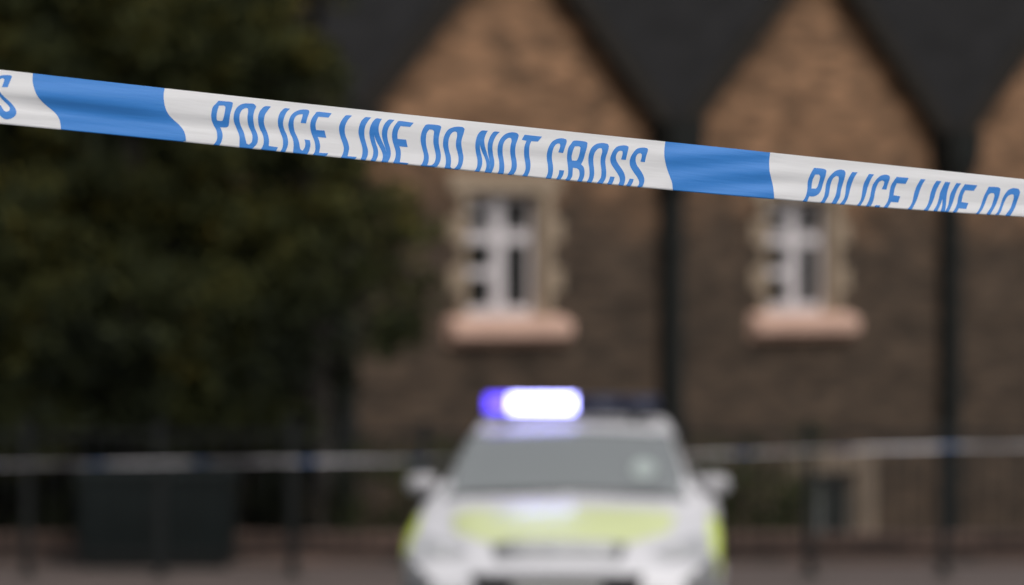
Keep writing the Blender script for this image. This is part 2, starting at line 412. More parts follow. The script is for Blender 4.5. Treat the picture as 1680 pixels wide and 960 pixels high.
G1.append((Z(*E, [(870,203),(1145,232),(1080,312),(975,305),(950,370),(942,450),(945,540),(960,630),(962,710),(945,790),(890,905),(795,895),(860,810),(885,740),(882,660),(865,550),(862,460),(870,380),(900,300),(825,282)]), NOH))
Fw = (880,210)
G1.append((Z(*Fw, [(345,385),(420,395),(445,320),(478,215),(465,178),(400,162),(320,175),(245,220),(190,310),(165,410),(165,490),(180,590),(183,680),(165,750),(115,850),(205,890),(230,800),(252,740),(262,670),(260,590),(245,490),(247,410),(265,330),(300,268),(340,245),(370,250),(375,290)],
                [(360,663),(437,670),(420,740),(385,800),(320,890),(245,880),(320,790),(350,730)]), NOH))
G1.append((Z(*Fw, [(600,200),(770,215),(805,240),(795,310),(765,410),(740,500),(705,575),(745,620),(758,700),(745,780),(690,900),(610,890),(665,790),(680,720),(670,660),(630,635),(575,628),(570,700),(560,770),(490,880),(410,870),(485,770),(500,690),(495,600),(483,500),(485,410),(505,310),(545,250)]),
           Z(*Fw, [(605,290),(675,290),(695,310),(680,400),(650,490),(625,515),(560,512),(555,450),(575,360)])))
G1.append((Z(*Fw, [(1060,238),(1120,250),(1142,290),(1125,370),(1100,440),(1085,520),(1092,610),(1100,700),(1090,790),(1060,850),(1000,945),(740,920),(815,810),(835,740),(833,640),(820,550),(820,460),(840,370),(880,300),(940,255),(1000,240)]),
           Z(*Fw, [(1000,318),(1030,325),(1035,380),(1015,460),(1010,550),(1022,650),(1022,740),(1005,800),(930,895),(855,885),(895,800),(910,720),(908,640),(898,560),(897,480),(915,400),(955,340)])))
Gw = (960,220)
G1.append((Z(*Gw, [(565,400),(640,408),(660,320),(683,215),(665,188),(600,178),(510,195),(450,250),(410,330),(395,400),(410,470),(460,550),(520,640),(545,710),(535,770),(480,860),(570,870),(615,780),(632,700),(615,620),(570,540),(520,470),(490,410),(485,350),(510,290),(550,262),(585,270),(590,310)],
                [(395,668),(465,675),(445,740),(385,860),(300,840),(365,750)]), NOH))
G1.append((Z(*Gw, [(870,435),(940,442),(960,350),(990,250),(975,222),(910,213),(820,230),(760,290),(715,370),(700,450),(715,520),(770,610),(825,690),(850,760),(835,810),(780,880),(850,890),(910,810),(932,730),(915,650),(870,570),(815,490),(795,420),(800,360),(830,312),(870,300),(893,320),(888,370)],
                [(700,702),(765,710),(740,780),(670,880),(600,870),(670,770)]), NOH))
Hw = (0,100)
G0 = [(Z(*Hw, [(30,412),(120,415),(150,340),(187,250),(175,232),(120,222),(20,230),(-50,260),(-95,320),(-105,400),(-60,470),(0,560),(50,620),(120,690),(155,740),(145,785),(100,800),(60,780),(10,700),(-90,690),(-40,790),(10,870),(90,918),(180,905),(240,860),(258,800),(225,725),(150,640),(60,560),(0,490),(-25,420),(-22,350),(0,290),(45,270),(68,290),(60,330)]), NOH)]
Iw = (1310,260)
G2 = []
G2.append((Z(*Iw, [(245,148),(400,165),(440,195),(430,260),(400,350),(375,440),(350,510),(310,565),(240,598),(170,595),(130,690),(90,750),(0,740),(90,640),(125,560),(140,470),(145,370),(170,290),(205,215)]),
           Z(*Iw, [(265,252),(320,255),(340,285),(325,360),(300,440),(275,475),(205,475),(208,420),(225,330)])))
G2.append((Z(*Iw, [(660,175),(720,188),(740,230),(725,310),(695,410),(670,500),(655,590),(620,670),(550,780),(290,760),(370,660),(405,590),(420,510),(430,420),(460,330),(510,260),(580,200)]),
           Z(*Iw, [(595,275),(630,285),(635,330),(615,420),(600,510),(580,590),(540,670),(490,750),(380,745),(440,650),(475,580),(490,500),(505,410),(540,320)])))
G2.append((Z(*Iw, [(845,215),(930,218),(885,290),(845,380),(815,480),(790,580),(760,660),(690,775),(610,765),(700,660),(730,590),(742,500),(755,410),(790,310)]), NOH))
G2.append((Z(*Iw, [(1110,245),(1190,250),(1145,320),(1105,410),(1075,510),(1050,600),(1015,680),(940,800),(865,795),(960,690),(990,610),(1005,510),(1025,410),(1065,320)]), NOH))
G2.append((Z(*Iw, [(1310,485),(1385,492),(1405,410),(1440,310),(1425,270),(1370,255),(1290,275),(1220,340),(1165,430),(1140,530),(1125,610),(1095,690),(1020,810),(1090,820),(1160,710),(1190,620),(1205,530),(1235,430),(1275,365),(1320,345),(1350,365),(1345,410)],
                [(1215,735),(1290,740),(1250,820),(1160,810)]), NOH))
J = (1420,260)
G2.append((Z(*J, [(490,290),(680,308),(630,402),(495,390),(460,470),(440,580),(545,598),(515,695),(400,685),(370,740),(310,835),(245,820),(335,700),(365,620),(380,520),(400,430),(440,360)]), NOH))
G2.append((Z(*J, [(870,325),(945,330),(900,400),(860,490),(825,600),(790,690),(700,855),(615,850),(710,740),(745,650),(765,550),(800,450),(840,375)]), NOH))
G2.append((Z(*J, [(1120,352),(1195,358),(1150,430),(1110,520),(1080,620),(1040,720),(950,880),(865,870),(960,760),(1000,660),(1020,560),(1055,460),(1085,400)]), NOH))
K = (1520,270)
G2.append((Z(*K, [(295,272),(340,276),(280,420),(250,540),(215,640),(140,800),(60,790),(150,660),(190,550),(215,440),(255,350)],
               [(295,272),(375,280),(350,350),(325,440),(312,540),(305,640),(280,810),(190,800),(235,700),(250,600),(250,520),(255,420)],
               [(470,292),(545,298),(490,380),(450,480),(420,580),(380,680),(305,820),(245,810),(330,670),(355,570),(375,470),(420,380)]), NOH))
G2.append((Z(*K, [(605,310),(800,328),(745,415),(610,405),(575,480),(550,590),(658,608),(625,700),(510,690),(480,740),(430,820),(360,810),(440,710),(480,620),(500,520),(530,430),(570,360)]), NOH))
G2.append((Z(*K, [(980,350),(1130,358),(1165,385),(1150,470),(1120,560),(1090,640),(1050,710),(960,860),(700,835),(800,750),(850,660),(880,570),(910,490),(945,420)]),
           Z(*K, [(1020,450),(1060,455),(1070,490),(1050,570),(1020,660),(970,740),(915,825),(790,815),(870,720),(910,640),(940,560),(975,480)])))
G2.append((Z(*K, [(1390,372),(1450,385),(1472,425),(1460,490),(1430,570),(1400,660),(1360,740),(1270,880),(1010,865),(1110,760),(1150,680),(1180,590),(1215,500),(1270,420),(1330,380)]),
           Z(*K, [(1345,468),(1370,475),(1375,520),(1350,610),(1320,690),(1270,760),(1205,850),(1100,845),(1170,740),(1200,660),(1230,580),(1280,500)])))

tape = empty('police_tape', at(840, 250, tz(840)))
bpy.context.view_layer.update()
def keep(o, parent):           # mesh verts are in world space: hang it under an empty that sits elsewhere
    o.matrix_parent_inverse = Matrix.Translation(-Vector(parent.location)); return o
tag(tape, 'sharp white and blue police cordon tape stretched across the foreground', 'barrier tape')
keep(tape_strip(tape), tape)
acc = ([], [], [])
for p, h in G1: print_mesh(acc, p, h)
keep(print_obj('lettering', acc, tape), tape)['label'] = 'whole phrase POLICE LINE DO NOT CROSS'
acc = ([], [], [])
for p, h in G2: print_mesh(acc, p, h)
keep(print_obj('lettering', acc, tape), tape)['label'] = 'cut-off phrase at the right, POLICE LINE DO'
acc = ([], [], [])
for p, h in G1[12:15]: print_mesh(acc, p, h, dx=922, sx=.84, x0=780, dt=.12)     # the phrase goes on out of the frame
keep(print_obj('lettering', acc, tape), tape)
acc = ([], [], [])
for p, h in G0: print_mesh(acc, p, h)
keep(print_obj('lettering', acc, tape), tape)['label'] = 'letter S cut by the left edge'
acc = ([], [], [])
for p, h in G1[15:19]: print_mesh(acc, p, h, dx=-1082, sx=1.12, x0=1060, dt=-.04)
keep(print_obj('lettering', acc, tape), tape)
def band(left, right):
    up, dn = left, right
    l0, l1 = up[0], up[-1]; r0, r1 = dn[0], dn[-1]
    ext = lambda p, q: (q[0]+(q[0]-p[0])*.5, q[1]+16)
    top = [(l0[0]+(r0[0]-l0[0])*k/12, None) for k in range(1,12)]
    poly = [(l0[0], TOP(l0[0]))] + [(x, TOP(x)) for x, _ in top] + [(r0[0], TOP(r0[0]))] + dn[1:-1] + [r1, ext(dn[-2], r1), ext(up[-2], l1), l1] + up[-2:0:-1]
    a = ([], [], []); print_mesh(a, [poly], []); keep(print_obj('blue_band', a, tape), tape)
band([(54,121),(53.5,133),(56,145),(60,155),(67.5,165),(77,174),(88,183),(96,193),(99,203),(100,213)],
     [(270,145),(268.5,155),(269,165),(271,176),(276,187),(284,196),(293,204),(301,214),(304.5,224),(305,232.5)])
band([(1091.5,232),(1090,245),(1090,256),(1092,268),(1095,279),(1099,290),(1102.5,300),(1103.8,312)],
     [(1263.5,250.5),(1262,264),(1262.5,280),(1265,292),(1268,305),(1269.5,316),(1270,326)])

# posts that hold the tape, outside the picture
def tie_post(x, lab):
    p = tape_point(x, .5); g = .94
    e = empty('tie_post', (p.x, p.y+.06, g)); tag(e, lab, 'post', 'posts holding the near tape')
    b = MB(); b.tube([(0,0,0),(0,0,2.1)], .045, 16); b.build('pole', M['iron'], e, True)
    b = MB(); b.tube([(0,0,2.1),(0,0,2.13),(0,0,2.15)], [.055,.05,.01], 16); b.build('cap', M['iron'], e, True)
tie_post(XL+6, 'black iron post at the left end of the near tape')
tie_post(XR-6, 'black iron post at the right end of the near tape')

# ------------------------------------------------------------------ ground
def gz(y):   # the road comes down a slope towards the car
    return .94 * (1 - sm(8, 21, y))
vs, fs = [], []
ys = [-300,-60,-10,0,4] + [8+i for i in range(14)] + [24,28,30.2]
for y in ys:
    for x in (-300,-30,-8,0,8,30,300): vs.append((x, y, gz(y)))
for i in range(len(ys)-1):
    for j in range(6): fs.append((i*7+j, i*7+j+1, (i+1)*7+j+1, (i+1)*7+j))
b = MB(); b.add(vs, fs); tag(b.build('road', M['asphalt'], None, True), kind='structure')
b = MB(); b.box((-300,30.2,-.4),(300,30.35,.10)); tag(b.build('kerb', M['kerb'], None, False, .015), kind='structure')
b = MB(); b.box((-300,30.35,-.4),(300,34.9,.094)); tag(b.build('pavement', M['paving']), kind='structure')
b = MB(); b.add([(-900,34.9,-1.6),(900,34.9,-1.6),(900,1200,-1.6),(-900,1200,-1.6)], [(0,1,2,3)]); tag(b.build('ground', M['soil']), kind='structure')

PZ = .094
# low wall at the back of the pavement
e = empty('low_wall', (0,33.95,PZ)); tag(e, 'low dark brick wall with brick coping along the back of the pavement', 'wall')
b = MB(); b.box((-9,-.1,-.05),(14,.1,.18)); b.build('brickwork', M['dwarf'], e)
b = MB(); b.box((-9,-.13,.183),(14,.13,.235)); b.build('coping', M['dwarf'], e, False, .01)

# ------------------------------------------------------------------ building
BAY = 4.494; NB0, NB1 = -1, 4          # gables from NB0 to NB1
EAVE, PEAK = 3.76, 5.78; BASE = -1.6
WX, WY = -0.043, 39.85
bld = empty('brick_building', (WX, WY, BASE), R(47.25))
tag(bld, 'old brown brick building with a row of steep gables and dark slate roofs', 'building')
def zz(z): return z - BASE
def s_to(s): return s
S0, S1 = (NB0-.5)*BAY, (NB1+.5)*BAY
outline = [(S0, 0), (S1, 0)]
for k in range(NB1, NB0-1, -1):
    outline += [(k*BAY+BAY/2, zz(EAVE)), (k*BAY, zz(PEAK))]
outline += [(S0, zz(EAVE))]
UP = dict(x0=-.56, x1=.47, z0=zz(1.99), z1=zz(3.14))
LOW = dict(x0=-.02, x1=.88, z0=zz(-.55), z1=zz(.36))
WO = {1: -.12, 2: .32, -1: .05}
holes = []
for k in range(NB0, NB1+1):
    kb = k*BAY + WO.get(k, 0)
    holes.append([(kb+UP['x0'],UP['z0']),(kb+UP['x1'],UP['z0']),(kb+UP['x1'],UP['z1']),(kb+UP['x0'],UP['z1'])])
    holes.append([(kb+LOW['x0'],LOW['z0']),(kb+LOW['x1'],LOW['z0']),(kb+LOW['x1'],LOW['z1']),(kb+LOW['x0'],LOW['z1'])])
V, Eg = [], []
for lp in [outline]+holes:
    o = len(V); V += [Vector(p) for p in lp]; Eg += [(o+i, o+(i+1)%len(lp)) for i in range(len(lp))]
r = delaunay_2d_cdt(V, Eg, [], 0, 1e-6)
ol = [Vector(p) for p in outline]; hl = [[Vector(p) for p in h] for h in holes]
b = MB(); fr = []
for f in r[2]:
    c = sum((r[0][i] for i in f), Vector((0,0)))/len(f)
    if inside(c, ol) and not any(inside(c, h) for h in hl): fr.append(f)
b.add([(v.x, 0, v.y) for v in r[0]], fr)
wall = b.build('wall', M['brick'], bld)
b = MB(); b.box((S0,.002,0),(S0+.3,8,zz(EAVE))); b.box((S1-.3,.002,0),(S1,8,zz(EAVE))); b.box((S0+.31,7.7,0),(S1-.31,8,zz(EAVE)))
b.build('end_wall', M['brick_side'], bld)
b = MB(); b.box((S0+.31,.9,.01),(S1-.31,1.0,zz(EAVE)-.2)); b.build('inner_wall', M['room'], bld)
# roofs: one per gable, ridge running back; verge boards, valley gutters, downpipes
def roof_part():
    b = MB(); hw = BAY/2; t = .07; yf = -.16; yb = 8.2
    dz = PEAK-EAVE
    for sgn in (-1, 1):
        x0, z0, x1, z1 = sgn*(hw-.004), zz(EAVE)+.03, 0, zz(PEAK)+.03
        b.add([(x0,yf,z0),(x1,yf,z1),(x1,yb,z1),(x0,yb,z0),(x0,yf,z0+t),(x1,yf,z1+t),(x1,yb,z1+t),(x0,yb,z0+t)],
              [(0,1,2,3),(7,6,5,4),(0,4,5,1),(2,6,7,3),(0,3,7,4)])
    o = b.build('roof', M['slate'], bld)
    c = MB(); c.box((-.09,yf-.01,zz(PEAK)+.06),(.09,yb,zz(PEAK)+.14)); c.build('ridge_tile', M['slate'], o, False, .02)
    c = MB()
    for sgn in (-1, 1):
        x0, z0, x1, z1 = sgn*(hw-.10), zz(EAVE)+.10, 0, zz(PEAK)+.0
        c.add([(x0,yf-.035,z0-.20),(x1,yf-.035,z1-.20),(x1,yf-.035,z1+.06),(x0,yf-.035,z0+.06),
               (x0,yf-.003,z0-.20),(x1,yf-.003,z1-.20),(x1,yf-.003,z1+.06),(x0,yf-.003,z0+.06)],
              [(0,1,2,3),(7,6,5,4),(0,4,5,1),(3,2,6,7),(0,3,7,4),(1,5,6,2)])
    c.build('bargeboard', M['soot_wood'], o)
    return o
def pipe_part():
    b = MB(); b.box((-.105,-.17,.0),(.105,-.02,zz(EAVE)-.62))
    for z in (1.0, 2.6, 4.2): b.box((-.13,-.185,z),(.13,-.015,z+.07))
    o = b.build('downpipe', M['iron'], bld, False, .02)
    c = MB(); zt = zz(EAVE)+.10; zb = zz(EAVE)-.62
    c.add([(-.11,-.18,zb),(.11,-.18,zb),(.11,-.015,zb),(-.11,-.015,zb),(-.24,-.30,zt-.3),(.24,-.30,zt-.3),(.24,-.015,zt-.3),(-.24,-.015,zt-.3),
           (-.26,-.32,zt),(.26,-.32,zt),(.26,-.015,zt),(-.26,-.015,zt)],
          [(0,1,5,4),(1,2,6,5),(2,3,7,6),(3,0,4,7),(4,5,9,8),(5,6,10,9),(6,7,11,10),(7,4,8,11),(8,9,10,11),(3,2,1,0)])
    c.build('hopper', M['iron'], o)
    return o
rf = roof_part(); pp = pipe_part()

def window_up():
    """two-light window set back in stone jambs"""
    x0,x1,z0,z1 = UP['x0'],UP['x1'],UP['z0'],UP['z1']; yg = .15
    fy0, fy1 = yg-.03, yg+.03
    zc = lambda y: zz(CAMZ-(y-HZ)/175.0)
    f = MB()
    f.box((x0,fy0,z0),(-.53,fy1,z1)); f.box((.42,fy0,z0),(x1,fy1,z1))                   # stiles
    f.box((-.53,fy0,z1-.07),(.42,fy1,z1)); f.box((-.53,fy0,z0),(.42,fy1,z0+.09))        # head and foot
    f.box((-.085,fy0-.012,z0+.0),(.085,fy1+.012,z1-.0))                                     # mullion with both sash stiles
    for a, c in ((-.53,-.085),(.085,.42)): f.box((a,fy0,zc(399)),(c,fy1,zc(379)))         # transom
    w = f.build('window', M['whitewood'], bld, False, .008)
    g = MB(); g.box((-.529,yg-.004,z0+.091),(-.086,yg+.004,zc(400))); g.box((-.529,yg-.004,zc(378)),(-.086,yg+.004,z1-.071))
    g.box((.086,yg-.004,z0+.091),(.419,yg+.004,zc(400))); g.box((.086,yg-.004,zc(378)),(.419,yg+.004,z1-.071))
    g.build('glass', M['darkglass'], w)
    for p0, p1 in (((-.529,fy0+.004,zc(455)),(-.086,fy1-.004,zc(441))), ((-.529,fy0+.004,zc(352)),(-.086,fy1-.004,zc(344)))):
        g = MB(); g.box(p0, p1); g.build('glazing_bar', M['whitewood'], w)
    s = MB(); h = (z1-z0)/5
    for i in range(5):
        e = .24 if i % 2 else .10
        s.box((x0-e,-.03,z0+i*h+.002),(x0-.001,fy1+.05,z0+(i+1)*h-.002)); s.box((x1+.001,-.03,z0+i*h+.002),(x1+e+.03,fy1+.05,z0+(i+1)*h-.002))
    s.box((x0-.24,-.035,z1+.001),(x1+.24,.18,z1+.19))
    s.build('stone_surround', M['stone'], w, False, .01)
    s = MB(); pr = [(.19,z0-.002),(.0,z0-.002),(-.15,z0-.06),(-.15,z0-.19),(-.04,z0-.27),(.19,z0-.27)]; k = len(pr)
    s.add([(-.84,y,z) for y,z in pr]+[(.77,y,z) for y,z in pr], [(j,(j+1)%k,k+(j+1)%k,k+j) for j in range(k)]+[tuple(range(k)),tuple(range(k,2*k))])
    s.build('sill', M['pinkstone'], w, False, .02)
    return w
def window_low():
    x0,x1,z0,z1 = LOW['x0'],LOW['x1'],LOW['z0'],LOW['z1']; yg = .12
    f = MB(); m = (x0+x1)/2
    f.box((x0,yg-.03,z0),(x0+.08,yg+.03,z1)); f.box((x1-.08,yg-.03,z0),(x1,yg+.03,z1)); f.box((x0+.08,yg-.03,z1-.07),(x1-.08,yg+.03,z1)); f.box((x0+.08,yg-.03,z0),(x1-.08,yg+.03,z0+.07))
    f.box((m-.04,yg-.03,z0+.07),(m+.04,yg+.03,z1-.07))
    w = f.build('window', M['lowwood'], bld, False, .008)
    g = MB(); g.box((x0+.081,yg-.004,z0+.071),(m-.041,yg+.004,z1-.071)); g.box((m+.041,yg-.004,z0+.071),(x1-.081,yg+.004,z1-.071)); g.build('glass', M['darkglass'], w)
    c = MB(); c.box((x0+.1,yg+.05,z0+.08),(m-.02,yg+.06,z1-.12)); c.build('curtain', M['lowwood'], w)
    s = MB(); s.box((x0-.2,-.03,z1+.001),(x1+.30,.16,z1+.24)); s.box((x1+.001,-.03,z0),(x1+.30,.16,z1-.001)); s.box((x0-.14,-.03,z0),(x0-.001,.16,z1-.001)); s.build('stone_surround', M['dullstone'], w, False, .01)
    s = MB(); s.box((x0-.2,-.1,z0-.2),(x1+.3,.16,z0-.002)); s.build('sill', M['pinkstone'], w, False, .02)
    return w
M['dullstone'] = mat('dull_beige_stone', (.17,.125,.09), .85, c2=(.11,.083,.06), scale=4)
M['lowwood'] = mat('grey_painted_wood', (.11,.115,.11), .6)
wu, wl = window_up(), window_low()
first = True
for k in range(NB0, NB1+1):
    for src, off in ((rf,0),(wu,0),(wl,0)):
        if k == 0: continue
        c = copy_tree(src, bld); c.location.x = k*BAY + (0 if src is rf else WO.get(k, 0))
for k in range(NB0, NB1+1):
    if k == 0: pp.location.x = BAY*.5
    else: c = copy_tree(pp, bld); c.location.x = (k+.5)*BAY

# ------------------------------------------------------------------ trees, hedges
rng = random.Random(7)
def leaf_cloud(b, c, r, n, size, flat=.0):
    for _ in range(n):
        while True:
            d = Vector((rng.uniform(-1,1), rng.uniform(-1,1), rng.uniform(-1,1)))
            if d.length < 1: break
        d = d.normalized() * (d.length**.45)
        p = Vector(c) + Vector((d.x*r[0], d.y*r[1], d.z*r[2]))
        s = size*rng.uniform(.6,1.3)
        a = Vector((rng.gauss(0,1), rng.gauss(0,1), rng.gauss(0,.6))).normalized(); q = a.orthogonal().normalized()
        q.rotate(Matrix.Rotation(rng.uniform(0,6.28), 3, a)); w = a.cross(q)
        b.add([p - q*s, p + w*s*.45, p + q*s, p - w*s*.45 + a*s*.1], [(0,1,2,3)])
def tree(px, Y, clumps, lab, top, r0, group='trees at the left of the building', lean=0):
    base = at(px, 900, Y); base.z = PZ
    e = empty('tree', base); tag(e, lab, 'tree', group)
    t = MB()
    tr = [Vector((0,0,-.02)), Vector((.01,0,.7)), Vector((lean*.3,0,1.8)), Vector((lean*.6,.05,3.0)), Vector((lean,.05,top))]
    t.tube(tr, [r0*1.3, r0, r0*.9, r0*.7, r0*.25], 12)
    f = MB()
    for (cx, cy, dY, rx, rz, n) in clumps:
        c = at(cx, cy, Y+dY) - base; s = (Y+dY)/F
        R_ = (rx*s, min(rx*s, .8), rz*s)
        for _ in range(int(n*1.5)):
            a = Vector((rng.uniform(-1,1), rng.uniform(-1,1), rng.uniform(-1,1)))
            if a.length > 1: a.normalize()
            q = c + Vector((a.x*R_[0], a.y*R_[1], a.z*R_[2])); rr = rng.uniform(.13,.27)
            leaf_cloud(f, q, (rr*1.25, rr*1.1, rr*.75), 75, .05)
        h = min(max(c.z - .5, 1.0), top-.3)
        k = next(i for i in range(4) if tr[i+1].z >= h); q = tr[k].lerp(tr[k+1], (h-tr[k].z)/(tr[k+1].z-tr[k].z))
        m = q.lerp(c, .5) + Vector((0,0,.12))
        t.tube([q, m, c], [r0*.42, r0*.28, .012], 7)
    t.build('trunk', M['bark'], e, True)
    f.build('crown', M['leaf'], e)
    return e
tree(520, 34.3, [(440,130,0,110,90,26),(500,290,0,100,90,24),(600,350,.2,70,50,7),(450,430,0,110,90,26),(570,470,.3,60,50,3),(640,535,-.3,40,36,5),
                 (420,580,0,110,90,24),(380,690,.1,110,50,14),(540,-60,0,110,60,8),(400,-40,0,110,110,16),(590,420,0,50,50,2),(660,380,0,40,40,2),(655,470,0,40,50,2)],
     'dark leafy tree whose bare trunk stands nearest the gabled building', 5.0, .125)
tree(215, 34.5, [(180,60,0,150,110,34),(300,40,-.2,90,80,16),(240,230,0,160,110,36),(130,360,0,140,100,30),(290,400,0,120,100,26),(220,520,-.2,150,90,32),(140,640,0,150,80,26),(300,660,0,120,60,18),(200,-110,0,150,90,18),(40,480,0,90,110,18)],
     'dark green tree with yellowing leaves left of the bare trunk', 5.2, .12)
tree(-60, 34.4, [(-20,80,0,120,120,26),(20,250,0,110,110,26),(-60,420,0,130,110,26),(0,600,0,120,90,24),(-60,-90,0,120,90,10),(-160,250,0,100,180,18),(30,720,0,110,40,10)],
     'dark tree cut by the left edge of the picture', 5.2, .11)

def evergreen(px, Y, rad, h, lab):
    base = at(px, 900, Y); base.z = -1.6
    e = empty('evergreen_shrub', base); tag(e, lab, 'shrub'); f = MB()
    for i in range(int(rad*h*95)):
        z = rng.uniform(.2, h); q = rad*(1-.35*(z/h)**2); a = rng.uniform(0, 2*PI); d = q*rng.uniform(.2,1)**.5
        leaf_cloud(f, (d*math.cos(a), d*math.sin(a)*.6, z), (.22,.18,.2), 60, .045)
    f.build('foliage', M['darkleaf'], e)
    t = MB(); t.tube([(0,0,-.05),(0,0,h*.5),(0,0,h*.95)], [.09,.06,.015], 10); t.build('trunk', M['bark'], e, True)
M['darkleaf'] = leaf_mat('evergreen_leaves', [(.35,(.007,.009,.005)),(.65,(.013,.016,.007)),(.95,(.022,.027,.010))], 1.5)
evergreen(60, 35.0, 1.15, 7.0, 'tall dark evergreen shrub behind the trees at the far left')
evergreen(330, 35.7, 1.25, 6.9, 'tall dark evergreen shrub filling the space left of the bare trunk')
def hedge(pa, pb, Y, ztop, lab, z0=-1.6):
    a, c = at(pa, 800, Y), at(pb, 800, Y)
    e = empty('hedge', ((a.x+c.x)/2, Y, z0)); tag(e, lab, 'hedge')
    L = (c.x-a.x)/2; h = ztop-z0; f = MB()
    for i in range(int(L*2*1.1*h*42)):
        q = Vector((rng.uniform(-L,L), rng.uniform(-.3,.3), rng.uniform(.15, h-.12)))
        leaf_cloud(f, q, (.16,.14,.14), 46, .035)
    f.build('foliage', M['hedgeleaf'], e)
    t = MB()
    for i in range(6):
        x = -L + (i+.5)*2*L/6; t.tube([(x,0,0),(x+.03,0,h*.5),(x,.02,h*.85)], [.035,.025,.008], 7)
    t.build('stem', M['bark'], e, True)
hedge(395, 770, 36.0, 1.04, 'dark clipped hedge behind the car, on its left side')
hedge(1110, 1325, 37.2, 1.12, 'dark clipped hedge between the car and the ground floor window')

# ------------------------------------------------------------------ railings
RY = 32.4
e = empty('railing', (0, RY, PZ)); tag(e, 'black metal railing with upright bars along the pavement behind the car', 'railing')
PXS = [-385,-170,45,262,480,697,912,1120,1328,1548,1765,1980]
xs = [(p-W/2)/F*RY for p in PXS]
for x in xs:
    b = MB(); b.box((x-.035,-.035,0),(x+.035,.035,1.16)); b.box((x-.045,-.045,1.161),(x+.045,.045,1.185)); b.box((x-.08,-.08,.001),(x+.08,.08,.02)); b.build('post', M['rail'], e, False, .006)
b = MB(); b.box((xs[0],-.02,1.07),(xs[-1],.02,1.10)); b.build('top_rail', M['rail'], e)
b = MB(); b.box((xs[0],-.02,.16),(xs[-1],.02,.20)); b.build('bottom_rail', M['rail'], e)
src = None; nb = 90
for i in range(nb):
    x = xs[0] + (i+.5)*(xs[-1]-xs[0])/nb
    if any(abs(x-q) < .045 for q in xs): continue
    if src is None:
        b = MB(); b.tube([(0,0,.201),(0,0,1.069)], .008, 8); src = b.build('bar', M['rail'], e, True); o = src
    else:
        o = src.copy(); col.objects.link(o)
    o.location.x = x

# far tape tied along the railing
def far_tape():
    e = empty('police_tape', at(840, 745, RY-.12)); tag(e, 'slack blurred police tape tied along the black railing behind the car', 'barrier tape')
    org = Vector(e.location)
    YT = RY-.075
    def cen(px): return interp([(-400,764),(0,763),(250,760),(480,757),(700,755),(1150,746),(1400,737),(1560,733),(1680,732),(2000,727)], px)
    def hw(px): return 5.0*interp([(-400,.22),(300,.26),(480,.36),(700,.34),(1150,.25),(1300,.3),(1420,.42),(1680,.48),(2000,.5)], px)
    def seg(x0, x1, off):
        b = MB(); n = max(2, int((x1-x0)/6)); vs = []; fs = []
        for i in range(n+1):
            x = x0+(x1-x0)*i/n; tw = .006*math.sin(x*.02)
            for k in (-1,-.5,0,.5,1):
                p = at(x, cen(x)+hw(x)*k, YT - off + tw*k + .004*math.cos(k*3+x*.05)) - org; vs.append(p)
        for i in range(n):
            for k in range(4): fs.append((i*5+k,i*5+k+1,(i+1)*5+k+1,(i+1)*5+k))
        b.add(vs, fs); return b
    seg(-380, 1975, 0).build('plastic_strip', M['fartape_white'], e, True)
    for c in (-20,160,330,505,683,860,1040,1220,1385,1558,1735): seg(c-13, c+13, .002).build('blue_band', M['fartape_blue'], e, True)
M['fartape_white'] = mat('far_tape_plastic', (.55,.53,.56), .5)
M['fartape_blue'] = mat('far_tape_blue', (.10,.17,.34), .5)
far_tape()

# street cabinet behind the railing
cw = at(258, 850, 33.45)
e = empty('street_cabinet', (cw.x, 33.45, PZ)); tag(e, 'wide low dark grey-green metal cabinet behind the railing, left of the car', 'cabinet')
b = MB(); b.box((-.60,-.22,.08),(.60,.22,.72)); b.build('body', M['cabinet'], e, False, .012)
b = MB(); b.box((-.56,-.20,0),(.56,.20,.079)); b.build('plinth', M['iron'], e)
b = MB(); b.add([(-.64,-.26,.722),(.64,-.26,.722),(.64,.26,.722),(-.64,.26,.722),(-.62,-.24,.76),(.62,-.24,.76),(.62,.24,.79),(-.62,.24,.79)],[(0,1,2,3),(7,6,5,4),(0,4,5,1),(1,5,6,2),(2,6,7,3),(3,7,4,0)]); b.build('lid', M['cabinet'], e)
for s in (-1,1):
    b = MB(); b.box((s*.30-.27,-.232,.12),(s*.30+.27,-.2205,.69)); d = b.build('door', M['cabinet'], e, False, .004)
    b = MB(); b.box((s*.06-.012,-.25,.36),(s*.06+.012,-.2325,.46)); b.build('handle', M['iron'], d)

# ------------------------------------------------------------------ police car
car = empty('police_car', (.262, 24.75, 0), R(-3.0))
tag(car, 'white police car facing the camera with its blue roof light flashing', 'car')
M['paint'] = mat('white_car_paint', (.56,.55,.575), .35, coat=.12)
M['carglass'] = mat('car_glass', (.20,.215,.22), .12, spec=.8, coat=.6)
M['carglass'].node_tree.nodes['Principled BSDF'].inputs['Alpha'].default_value = .84
M['seat'] = mat('seat_fabric', (.05,.052,.055), .9)
M['hivis'] = mat('hi_vis_yellow', (.62,.74,.09), .35, coat=.5)
M['frontgrey'] = mat('front_grey', (.14,.14,.145), .5)
M['hivis_bonnet'] = mat('sheen_paled_hi_vis_yellow', (.56,.61,.30), .35, coat=.15)  # same hi-vis yellow, paled to paint the sky's sheen into the colour
M['seal'] = mat('black_seal', (.06,.06,.06), .5)
M['mirrorcap'] = mat('dull_white_mirror_cap', (.34,.33,.345), .45)
M['silver'] = mat('silver_trim', (.42,.42,.43), .4)
M['trim'] = mat('black_plastic', (.03,.03,.032), .55)
M['chrome'] = mat('chrome', (.72,.72,.74), .2, metal=.9)
M['lamp'] = mat('headlamp_lens', (.34,.34,.355), .3, coat=.3)
M['tyre'] = mat('tyre_rubber', (.02,.02,.02), .85)
M['alloy'] = mat('wheel_alloy', (.35,.35,.36), .35, metal=.8)
